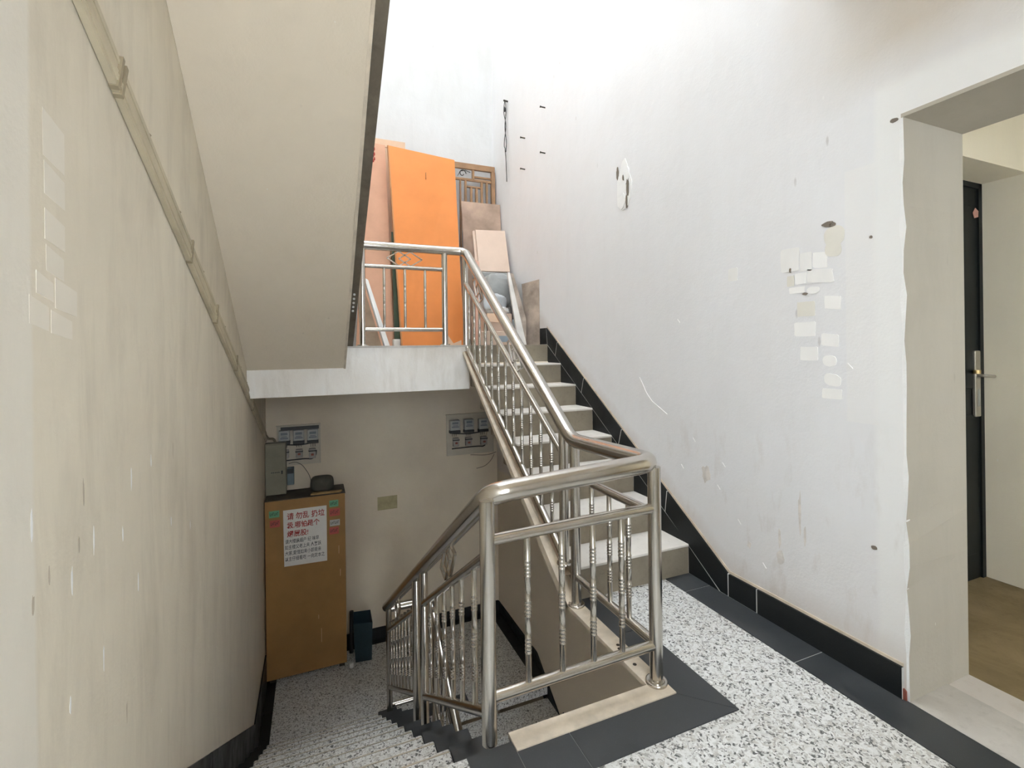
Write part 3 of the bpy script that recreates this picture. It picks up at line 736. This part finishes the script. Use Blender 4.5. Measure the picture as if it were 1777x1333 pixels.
no = thing('paper_notice', (.37, CF-.003, -.75), 'white handwritten notice with red and black characters on the brown cabinet', 'notice')
MB().prism([(.172, CF-.003, -.193), (.568, CF-.003, -.194), (.568, CF-.003, -.751), (.177, CF-.003, -.743)], (0, .002, 0)).build('sheet', 'paper', no)
for txt, x, z, sz, wd_ in (('请 勿乱 扔垃', .205, -.285, .072, .86), ('圾.哪怕是个', .205, -.37, .066, .86), ('烟屁股!', .205, -.455, .066, .90)):
    textmesh(txt, sz, 'ink_red', (x, CF-.004, z), no, .0012, w=wd_)
for txt, x, z in (('请大楼纵烟户 纪 味早', .187, -.520), ('如主楼父老上夫 人篱跃', .183, -.577), ('大家,爱惜如来小即是亲', .185, -.635), ('以主仔细看吃 一向定本之', .183, -.692)):
    textmesh(txt, .046, 'ink_black', (x, CF-.004, z), no, .0002, w=.70)
for nm, (x0, za, x1, zb), mt, lab in (('a', (.048, -.185, .139, -.250), 'sticker_green', 'small green sticker above a red one beside the notice'),
    ('b', (.055, -.275, .143, -.345), 'sticker_red', 'small red sticker under the green one near the cabinet edge by the wall'),
    ('c', (.595, -.152, .68, -.218), 'sticker_green', 'small green sticker topmost in the column of four'),
    ('d', (.594, -.237, .693, -.312), 'sticker_red', 'small red sticker second in the column of four'),
    ('e', (.597, -.350, .693, -.412), 'sticker_white', 'small greyish white sticker third in the column of four'),
    ('f', (.592, -.425, .681, -.495), 'sticker_red', 'small red sticker lowest in the column of four')):
    s_ = thing('sticker', (x0, CF-.003, zb), lab, 'sticker')
    MB().box((x0, CF-.003, zb), (x1, CF-.0005, za)).build('sheet', mt, s_)
    m = MB(); h_ = za-zb
    for k in range(6):
        u = x0+.008+(x1-x0-.016)*k/6
        m.box((u, CF-.0038, zb+h_*.3), (u+.0035, CF-.003, zb+h_*.72)); m.box((u, CF-.0038, zb+h_*(.3+.2*(k % 3))), (u+.0105, CF-.003, zb+h_*(.37+.2*(k % 3))))
    m.build('print', 'ink_black', s_)
ht = lump('cap', (.53, 3.77, CZ1+.005), .112, .09, .075, 'sack_dark', 2.2, .05, 2, .55, .0)
tag(ht.build('folded_sack', 'sack_dark', None, (.53, 3.77, CZ1+.005)), 'dark grey lumpy bundle on top of the brown cabinet', 'bundle')
tag(MB().prism([(.42, 3.63, CZ1+.005), (.70, 3.62, CZ1+.005), (.72, 3.66, CZ1+.005), (.44, 3.68, CZ1+.005)], (0, 0, .014)).build('wood_strip', 'yellow_wood', None, (.57, 3.65, CZ1+.005)), 'yellowed wood strip on the dusty cabinet top', 'strip')
# distribution box in the corner
db_ = thing('distribution_box', (.1, 3.85, -.08), 'grey green metal electrical box in the corner above the cabinet', 'box')
MB().rbox((.004, 3.77, -.08), (.195, 3.862, .44), .006).build('body', 'metal_box', db_)
MB().rbox((.010, 3.757, -.07), (.190, 3.769, .43), .004).build('door', 'metal_box', db_)
MB().rbox((.150, 3.750, .13), (.164, 3.757, .165), .002).build('latch', 'meter_dark', db_)
m = MB()
for k in range(5): m.box((.06+k*.016, 3.755, .145), (.07+k*.016, 3.757, .155))
m.build('print', 'meter_dark', db_)
bb = thing('junction_box', (.22, 3.9, -.02), 'small blue grey box on the wall beside the metal electrical box', 'box')
MB().rbox((.197, 3.87, -.02), (.262, D-.003, .155), .005).build('body', 'blue_grey', bb)
MB().rbox((.200, 3.864, .10), (.259, 3.869, .15), .003).build('cover', 'meter_dark', bb)
tag(MB().tube(fillet([(.21, 3.93, .19), (.27, 3.93, .205), (.34, 3.92, .17), (.41, 3.90, .06), (.44, 3.86, -.07)], .05), .0028, 6).build('wire', 'cable_black', None, (.3, 3.92, .1)), 'thin wire arching from the electrical box down to the cabinet top', 'wire')

def meter_board(x0, x1, za, zb, mets, brks, label, dark):
    t = thing('meter_board', ((x0+x1)/2, D, zb), label, 'meter board', 'electricity meter boards on the lower wall')
    MB().rbox((x0, D-.016, zb), (x1, D-.002, za), .003).build('board', 'board_cream', t)
    if dark: MB().box((x0+.04, D-.05, za-.045), (x1-.01, D-.0165, za-.012)).build('rail', 'meter_dark', t)  # shade of the recess above the meters, made as a dark strip
    MB().box((x0-.006, D-.03, za), (x1+.006, D-.002, za+.006)).build('top_frame', 'board_cream', t)
    MB().box((x1, D-.022, zb), (x1+.006, D-.002, za)).build('side_frame', 'board_cream', t)
    for (a, zt, b, zl) in mets:
        me = MB().rbox((a, D-.085, zl), (b, D-.0165, zt), .008).build('meter', 'meter_body', t)
        w = b-a
        MB().box((a+w*.2, D-.0865, zt-.045), (b-w*.2, D-.085, zt-.02)).build('display', 'meter_label', me)
        MB().box((a+w*.15, D-.0865, zt-.085), (b-w*.15, D-.085, zt-.072)).box((a+w*.25, D-.0865, zt-.066), (b-w*.25, D-.085, zt-.058)).build('label', 'meter_label', me)
        MB().rbox((a-.002, D-.088, zl-.034), (b+.002, D-.0165, zl-.001), .005).build('terminal_cover', 'meter_dark', me)
        for k in range(3):
            x = a+w*(.3+.2*k); MB().tube([(x, D-.03, zl-.03), (x, D-.03, zl-.075)], .003, 6).build('lead', 'cable_black', me)
    for (a, zt, b, zl) in brks:
        bk = MB().rbox((a, D-.065, zl), (b, D-.0165, zt), .005).build('breaker', 'breaker', t)
        w = b-a
        MB().box((a-.004, D-.070, zt-.028), (b+.004, D-.04, zt-.016)).build('ridge', 'meter_dark', bk)
        MB().rbox((a+w*.3, D-.078, zl+.03), (b-w*.3, D-.065, zl+.05), .003).build('switch', 'copper_red', bk)
    zc_ = mets[0][3]-.055
    MB().tube(fillet([(mets[0][0]+.04, D-.03, zc_+.012), (mets[1][0]+.05, D-.036, zc_-.004), (mets[2][0]+.02, D-.036, zc_+.006), (mets[2][2]-.005, D-.03, zc_+.028)], .04), .0065, 8).build('cable', 'cable_black', t)
    zd = brks[0][3]-.03
    MB().tube(fillet([(brks[0][0]-.01, D-.03, zd), (brks[-2][2], D-.036, zd+.006), (brks[-1][0]-.02, D-.036, zd+.004), (brks[-1][2]-.04, D-.034, zd-.005), (brks[-1][2]+.0, D-.03, zd+.03), (brks[-1][2]+.006, D-.03, zd+.085)], .03), .0065, 8).build('cable', 'cable_black', t)
    return t
M1 = [(.122, .545, .227, .437), (.258, .541, .364, .431), (.393, .538, .5, .426)]
B1 = [(.150, .340, .214, .255), (.281, .337, .346, .250), (.407, .333, .474, .233)]
meter_board(.10, .518, .585, .168, M1, B1, 'meter board with recess shade made as a dark strip across its top beside the metal box', True)
M2 = [(1.934, .527, 2.056, .408), (2.108, .529, 2.226, .404), (2.290, .524, 2.408, .400)]
B2 = [(1.975, .312, 2.046, .215), (2.128, .311, 2.204, .210), (2.318, .305, 2.398, .205)]
mb = meter_board(1.905, 2.49, .585, .10, M2, B2, 'cream meter board near the corner under the cement flight', False)
MB().tube(fillet([(2.40, D-.03, .315), (2.405, D-.045, .37), (2.43, D-.05, .41), (2.49, D-.05, .40), (2.53, D-.05, .36)], .03), .004, 6).build('wire', 'cable_tan', mb)
tag(MB().tube(fillet([(2.20, D-.012, .09), (2.35, D-.012, .07), (2.45, D-.012, .072), (2.53, D-.012, .094)], .05), .0028, 6).build('wire', 'cable_black', None, (2.4, D, .12)), 'thin slack wire just under the cream meter board', 'wire')
tag(MB().tube(fillet([(2.27, D-.02, -.08), (2.38, D-.02, -.065), (2.46, D-.02, .0), (2.50, D-.02, .07)], .05), .0028, 6).build('wire', 'cable_black', None, (2.4, D, -.05)), 'loose curved wire end hanging below the cream meter board', 'wire')
tag(MB().box((1.107, D-.002, -.435), (1.325, D, -.285)).build('paper_patch', 'tan_paper', None, (1.2, D, -.43)), 'yellowed paper patch on the dim lower wall', 'paper patch')
# blue bin beside the cabinet
bi = thing('dust_bin', (.9, 3.68, ZL), 'dark blue plastic dustpan bin standing beside the brown cabinet', 'bin')
m = MB()
a = [(.83, 3.62, ZL+.005), (.99, 3.60, ZL+.005), (.985, 3.76, ZL+.005), (.835, 3.78, ZL+.005)]
b = [(.81, 3.60, -1.455), (1.0, 3.58, -1.465), (1.0, 3.79, -1.44), (.812, 3.80, -1.43)]
ai = [(p[0]*.96+.91*.04, p[1]*.96+3.69*.04, p[2]+.03) for p in a]; bi_ = [(p[0]*.95+.905*.05, p[1]*.95+3.69*.05, p[2]) for p in b]
m.add(a+b+ai+bi_, [(3, 2, 1, 0), (0, 1, 5, 4), (1, 2, 6, 5), (2, 3, 7, 6), (3, 0, 4, 7), (8, 9, 10, 11), (12, 13, 9, 8), (13, 14, 10, 9), (14, 15, 11, 10), (15, 12, 8, 11), (4, 5, 13, 12), (5, 6, 14, 13), (6, 7, 15, 14), (7, 4, 12, 15)])
m.build('body', 'blue_plastic', bi)
MB().tube([(.79, 3.62, ZL+.12), (.793, 3.63, -1.5), (.797, 3.64, -1.335)], [.022, .018, .021], 10).build('handle', 'black_rubber', bi)
tag(lump('scrap', (.785, 3.55, ZL), .025, .02, .03, 'paper', 4.4, .3, 5, .9, .2).build('paper_scrap', 'paper', None, (.785, 3.55, ZL)), 'crumpled white scrap on the floor by the cabinet foot', 'paper')

# ================================================================== LEFT WALL: CABLE TRUNKING
tr = thing('cable_trunking', (.0, 1.8, 1.3), 'long beige cable trunking running diagonally down the grimy wall', 'trunking')
ty = lambda y: 2.085-.408*(y+.037)
segs = [(-1.7, -.045), (-.045, .72), (.72, 1.25), (1.25, 1.9), (1.9, 2.75), (2.75, 3.85)]
tdir = Vector((0, 1, -.408)).normalized(); tn = Vector((0, .408, 1)).normalized()
for k, (a, b) in enumerate(segs):
    pa, pb = Vector((.002, a, ty(a))), Vector((.002, b, ty(b)))
    m = MB()
    for off, w, th in ((-.026, .048, .016), (.028, .038, .012)):
        q = [pa+tn*(off-w/2), pb+tn*(off-w/2), pb+tn*(off+w/2), pa+tn*(off+w/2)]
        m.prism(q, (th, 0, 0))
        q = [pa+tn*(off-w*.18), pb+tn*(off-w*.18), pb+tn*(off+w*.18), pa+tn*(off+w*.18)]
        m.prism(q, (th+.003, 0, 0))
    m.build('cover', 'trunking', tr)
for y in (-.045, -.02, .72, 1.25, 1.9, 2.75):
    p = Vector((.002, y, ty(y))); m = MB().prism([p+tn*-.054-tdir*.007, p+tn*-.054+tdir*.007, p+tn*.05+tdir*.007, p+tn*.05-tdir*.007], (.0205, 0, 0)); m.build('clip', 'trunking_dark', tr)
for y in (.2, .55, .95, 1.5, 2.1, 2.4):
    p = Vector((.002, y, ty(y)))+tn*.052; MB().lathe([(.008, 0), (.010, .004), (.003, .012)], (p.x+.004, p.y, p.z-.004), 8).build('nail', 'trunking_dark', tr)
MB().tube(fillet([(.012, 3.78, ty(3.78)), (.03, 3.86, ty(3.86)-.02), (.075, 3.89, .47), (.09, 3.90, .43)], .04), .012, 10).build('loose_cable', 'trunking_dark', tr)

lp = [((-.385, 1.835), (-.300, 1.745), 'tall faint label mark topmost on the beige wall'), ((-.382, 1.735), (-.301, 1.672), 'slanted faint label mark second from the top on the beige wall'),
      ((-.382, 1.644), (-.303, 1.585), 'faint label mark third from the top on the beige wall'), ((-.378, 1.575), (-.308, 1.525), 'faint label mark above the cluster of four on the beige wall'),
      ((-.345, 1.515), (-.252, 1.455), 'faint label mark nearest the trunking on the beige wall'), ((-.415, 1.52), (-.352, 1.478), 'faint label mark beside a white scratch on the beige wall'),
      ((-.439, 1.472), (-.370, 1.42), 'lowest faint label mark next to the repainted strip'), ((-.362, 1.450), (-.275, 1.405), 'wide faint label mark at the foot of the cluster')]
for k, ((ya, za), (yb_, zb), lab) in enumerate(lp):
    tag(MB().prism([(0, ya, za), (0, yb_, za-.018), (0, yb_, zb-.012), (0, ya, zb)], (.0003+.0002*(k % 3), 0, 0)).build('paper_label', 'label_mark', None, (0, (ya+yb_)/2, zb)), lab, 'label', 'faint label marks on the beige wall')
# ================================================================== RIGHT WALL: nails, wire, damage, paper patches
nl = [(3.003, 3.58, 'nail nearest the hanging wire'), (2.526, 3.676, 'topmost of the nails in the white wall'), (2.537, 3.243, 'nail straight below the topmost nail'), (3.012, 3.255, 'lowest nail on the side of the hanging wire')]
for y, z, lab in nl:
    tag(MB().tube([(W+.002, y, z), (W-.045, y+.005, z+.004)], .006, 8).tube([(W-.045, y+.005, z+.004), (W-.052, y+.006, z+.005)], .010, 8).build('nail', 'iron', None, (W, y, z)), lab, 'nail', 'nails in the upper white wall')
hw = thing('hanging_wire', (W-.03, 3.48, 3.27), 'dark twisted wire loop hanging from a peg high on the wall', 'wire')
MB().tube([(W+.002, 3.465, 4.19), (W-.05, 3.475, 4.20)], .010, 8).build('peg', 'iron', hw)
P1 = []; P2 = []
for k in range(25):
    t = k/24; z = 4.19-.58*t; a = t*math.pi*3
    P1.append((W-.035, 3.475+.028*math.sin(a)*(1 if t < .9 else .3), z)); P2.append((W-.03, 3.475-.020*math.sin(a)-.006, z))
for k in range(1, 9): P1.append((W-.03, 3.475-.003*k, 3.61-.043*k))
MB().tube(P1, .0045, 6).build('strand', 'cable_black', hw); MB().tube(P2, .0045, 6).build('strand', 'cable_black', hw)
MB().lathe([(.004, 0), (.014, .015), (.012, .04), (.004, .06)], (W-.035, 3.475, 4.07), 8).build('knot', 'cable_black', hw)
# knocked-out plaster
pd = thing('plaster_damage', (W, 1.29, 2.35), 'patch of broken plaster with a dark crack on the white wall', 'damage')
def blob(cy, cz, ry, rz, seed, th, mat, nm, parent, n=18, wob=.35):
    pts = []
    for k in range(n):
        a = 2*math.pi*k/n; r = 1+wob*noise.noise(Vector((math.cos(a)*1.6+seed, math.sin(a)*1.6, seed)))
        pts.append((W, cy+ry*r*math.cos(a), cz+rz*r*math.sin(a)))
    return MB().prism(pts, (-th, 0, 0)).build(nm, mat, parent, (W, cy, cz))
blob(1.285, 2.53, .085, .165, 1.3, .004, 'raw_plaster', 'bare_plaster', pd)
blob(1.25, 2.60, .03, .06, 3.3, .012, 'raw_plaster', 'flake', pd); blob(1.30, 2.42, .04, .05, 6.3, .010, 'raw_plaster', 'flake', pd)
blob(1.36, 2.64, .012, .045, 2.2, .0065, 'dark_crack', 'crack', pd); blob(1.235, 2.50, .010, .055, 4.2, .0125, 'dark_crack', 'crack', pd)
blob(1.25, 2.40, .007, .045, 7.7, .0115, 'dark_crack', 'crack', pd); blob(1.285, 2.585, .006, .02, 9.1, .0125, 'dark_crack', 'crack', pd)
patches = [((-.161, 1.876), (-.249, 1.792), 'tan_residue', 'rounded whitish paper remnant below the hole by the door'),
    ((-.165, 1.805), (-.236, 1.745), 'tan_residue', 'yellowish paper remnant under the rounded one'),
    ((.049, 1.819), (-.045, 1.71), 'faint_paper', 'large faint paper remnant furthest from the doorway'),
    ((-.048, 1.785), (-.105, 1.70), 'faint_paper', 'faint paper remnant beside the largest one'),
    ((-.110, 1.775), (-.175, 1.705), 'white_paper', 'white paper square high in the torn paper cluster'),
    ((.018, 1.69), (-.018, 1.64), 'tan_residue', 'tiny tan paper scrap with a dark hole'),
    ((-.023, 1.697), (-.079, 1.645), 'white_paper', 'small torn white scrap beside the tan one'),
    ((-.084, 1.700), (-.200, 1.640), 'faint_paper', 'wide faint remnant in the middle of the torn paper cluster'),
    ((.007, 1.634), (-.070, 1.605), 'white_paper', 'thin white paper strip below the tan scrap'),
    ((-.080, 1.626), (-.138, 1.595), 'white_paper', 'oval white scrap with ragged dark edge'),
    ((-.160, 1.575), (-.231, 1.519), 'white_paper', 'tilted white label below the torn paper cluster'),
    ((-.033, 1.562), (-.117, 1.495), 'tan_residue', 'greenish square stain left by a removed label'),
    ((-.017, 1.469), (-.119, 1.404), 'white_paper', 'largest clean white label on the wall'),
    ((-.145, 1.411), (-.219, 1.358), 'white_paper', 'torn white label beside the largest clean one'),
    ((-.044, 1.356), (-.128, 1.294), 'white_paper', 'clean white label below the largest one'),
    ((-.149, 1.317), (-.209, 1.270), 'white_paper', 'rounded white label with a tan edge'),
    ((-.153, 1.238), (-.227, 1.185), 'white_paper', 'rounded tilted white label second from the bottom'),
    ((-.145, 1.172), (-.231, 1.129), 'white_paper', 'lowest white label in the column by the doorway'),
    ((.363, 1.780), (.303, 1.712), 'faint_paper', 'lone faint white label apart from the torn papers')]
for k, ((ya, za), (yb_, zb), mt, lab) in enumerate(patches):
    c = Vector((W, (ya+yb_)/2, (za+zb)/2)); hy, hz = abs(ya-yb_)/2, abs(za-zb)/2; pts = []
    nn = 24; e = .18 if 'round' not in lab and 'oval' not in lab else .75
    for j in range(nn):
        a = 2*math.pi*j/nn; ca, sa = math.cos(a), math.sin(a)
        p = (math.copysign(abs(ca)**e, ca), math.copysign(abs(sa)**e, sa)); w = 1+.10*noise.noise(Vector((ca*2+k*3.1, sa*2, k)))
        pts.append((W, c.y+hy*p[0]*w, c.z+hz*p[1]*w+(.12*hy*p[0] if k % 3 == 1 else 0)))
    tag(MB().prism(pts, (-.0015-.0004*(k % 4), 0, 0)).build('paper_label', mt, None, (W, c.y, c.z)), lab, 'label', 'torn labels on the white wall by the doorway')
# scratches, scuffs and chips in the two walls
MB().tube([(W-.0005, y, z) for y, z in ((1.136, 1.155), (1.099, 1.106), (1.063, 1.053), (1.005, 1.001), (.931, .967), (.861, .934))], .0032, 5).build('scratch', 'white_paper', wall_right)
for k, (y, z, ry, rz) in enumerate(((.069, .336, .022, .030), (.074, .427, .008, .045), (-.032, .586, .007, .10), (-.056, .487, .006, .05), (.542, .631, .03, .05), (.592, .255, .012, .03), (.251, .332, .012, .02))):
    blob(y, z, ry, rz, 20+k, .0004, 'smudge', 'stain', wall_right, 14, .5)
for k, (y, z) in enumerate(((.437, .567), (.30, .42), (.72, .62), (-.275, 1.263), (.737, 1.511), (.15, .25), (.62, .80), (.40, .70))):
    MB().tube([(W-.0004, y+.02, z+.022), (W-.0004, y, z)], .0022, 5).build('scratch', 'white_paper', wall_right)
for k, (y, z) in enumerate(((-.181, .938), (-.256, .953), (-.439, 1.058), (-.004, .886), (.483, 1.017), (.236, 1.028), (-.289, .887), (-.438, .912), (-.135, .639), (-.303, .638), (.009, .407), (.45, .769), (.064, 1.017), (-.381, .939), (.109, .709), (.723, .667), (-.231, 1.058))):
    ry, rz = (.004, .018) if k % 2 else (.0035, .03)
    pts = []
    for j in range(10):
        a = 2*math.pi*j/10; r = 1+.5*noise.noise(Vector((math.cos(a)*2+k, math.sin(a)*2, k*1.7)))
        pts.append((0, y+ry*r*math.cos(a), z+rz*r*math.sin(a)))
    MB().prism(pts, (.0004, 0, 0)).build('chip', ('white_paper', 'scuff_brown', 'white_paper')[k % 3], wall_left, (0, y, z))
ho = thing('wall_socket_hole', (W, -.187, 1.88), 'small ragged hole with a metal cross in the white wall', 'hole')
blob(-.183, 1.887, .028, .013, 5.5, .003, 'dark_crack', 'hole', ho)
MB().box((W-.006, -.198, 1.878), (W-.003, -.194, 1.898)).box((W-.006, -.204, 1.886), (W-.003, -.188, 1.890)).build('cross', 'lock_steel', ho)
for k, (y, z, ry, rz, lab) in enumerate(((-.438, 2.225, .014, .008, 'small chip at the top corner of the doorway'), (-.352, 1.795, .006, .006, 'tiny dark pit in the repainted strip'), (-.35, .545, .012, .008, 'small dark chip low in the repainted strip'), (.0, 1.715, .006, .012, 'dark red fleck above the tan paper scrap'), (-.07, 1.598, .012, .006, 'dark fleck under the oval scrap'))):
    tag(blob(y, z, ry, rz, 11+k, .0035, 'dark_crack', 'wall_chip', None, 10), lab, 'chip')

# ================================================================== DOOR IN THE PASSAGE
do = sempty('door_1', (3.64, -.02, 0))
MB().rbox((3.21, -.045, .0), (4.07, -.005, 2.29), .004).build('leaf', 'door_black', do)
for (x0, x1, za, zb) in ((3.30, 3.98, .15, .95), (3.30, 3.98, 1.1, 2.15)):
    MB().rbox((x0, -.052, za), (x1, -.044, zb), .006).build('panel', 'door_black', do)
MB().box((3.2, -.055, 0), (3.235, -.004, 2.3)).box((4.045, -.055, 0), (4.079, -.004, 2.3)).box((3.2, -.055, 2.26), (4.079, -.004, 2.3)).build('frame', 'door_black', do)
lk = MB().rbox((3.968, -.066, .94), (4.022, -.046, 1.32), .006).build('lock_plate', 'lock_steel', do)
MB().tube(fillet([(3.985, -.064, 1.178), (3.985, -.105, 1.178), (4.068, -.105, 1.172)], .02), .009, 10).build('lever', 'lock_steel', lk)
MB().lathe([(.018, 0), (.018, .02)], (3.955, -.075, 1.19), 14).build('knob', 'lock_brass', lk)
MB().rbox((3.985, -.069, 1.0), (4.005, -.065, 1.10), .003).build('cover', 'meter_body', lk)
st_ = MB().prism([(4.0, -.054, 2.085), (4.04, -.054, 2.095), (4.043, -.054, 2.13), (4.01, -.054, 2.145), (3.985, -.054, 2.115)], (0, .002, 0)).build('door_sticker', 'pink_paper', None, (4.0, -.053, 2.1))
tag(st_, 'pink paper scrap stuck high on the black door', 'sticker')
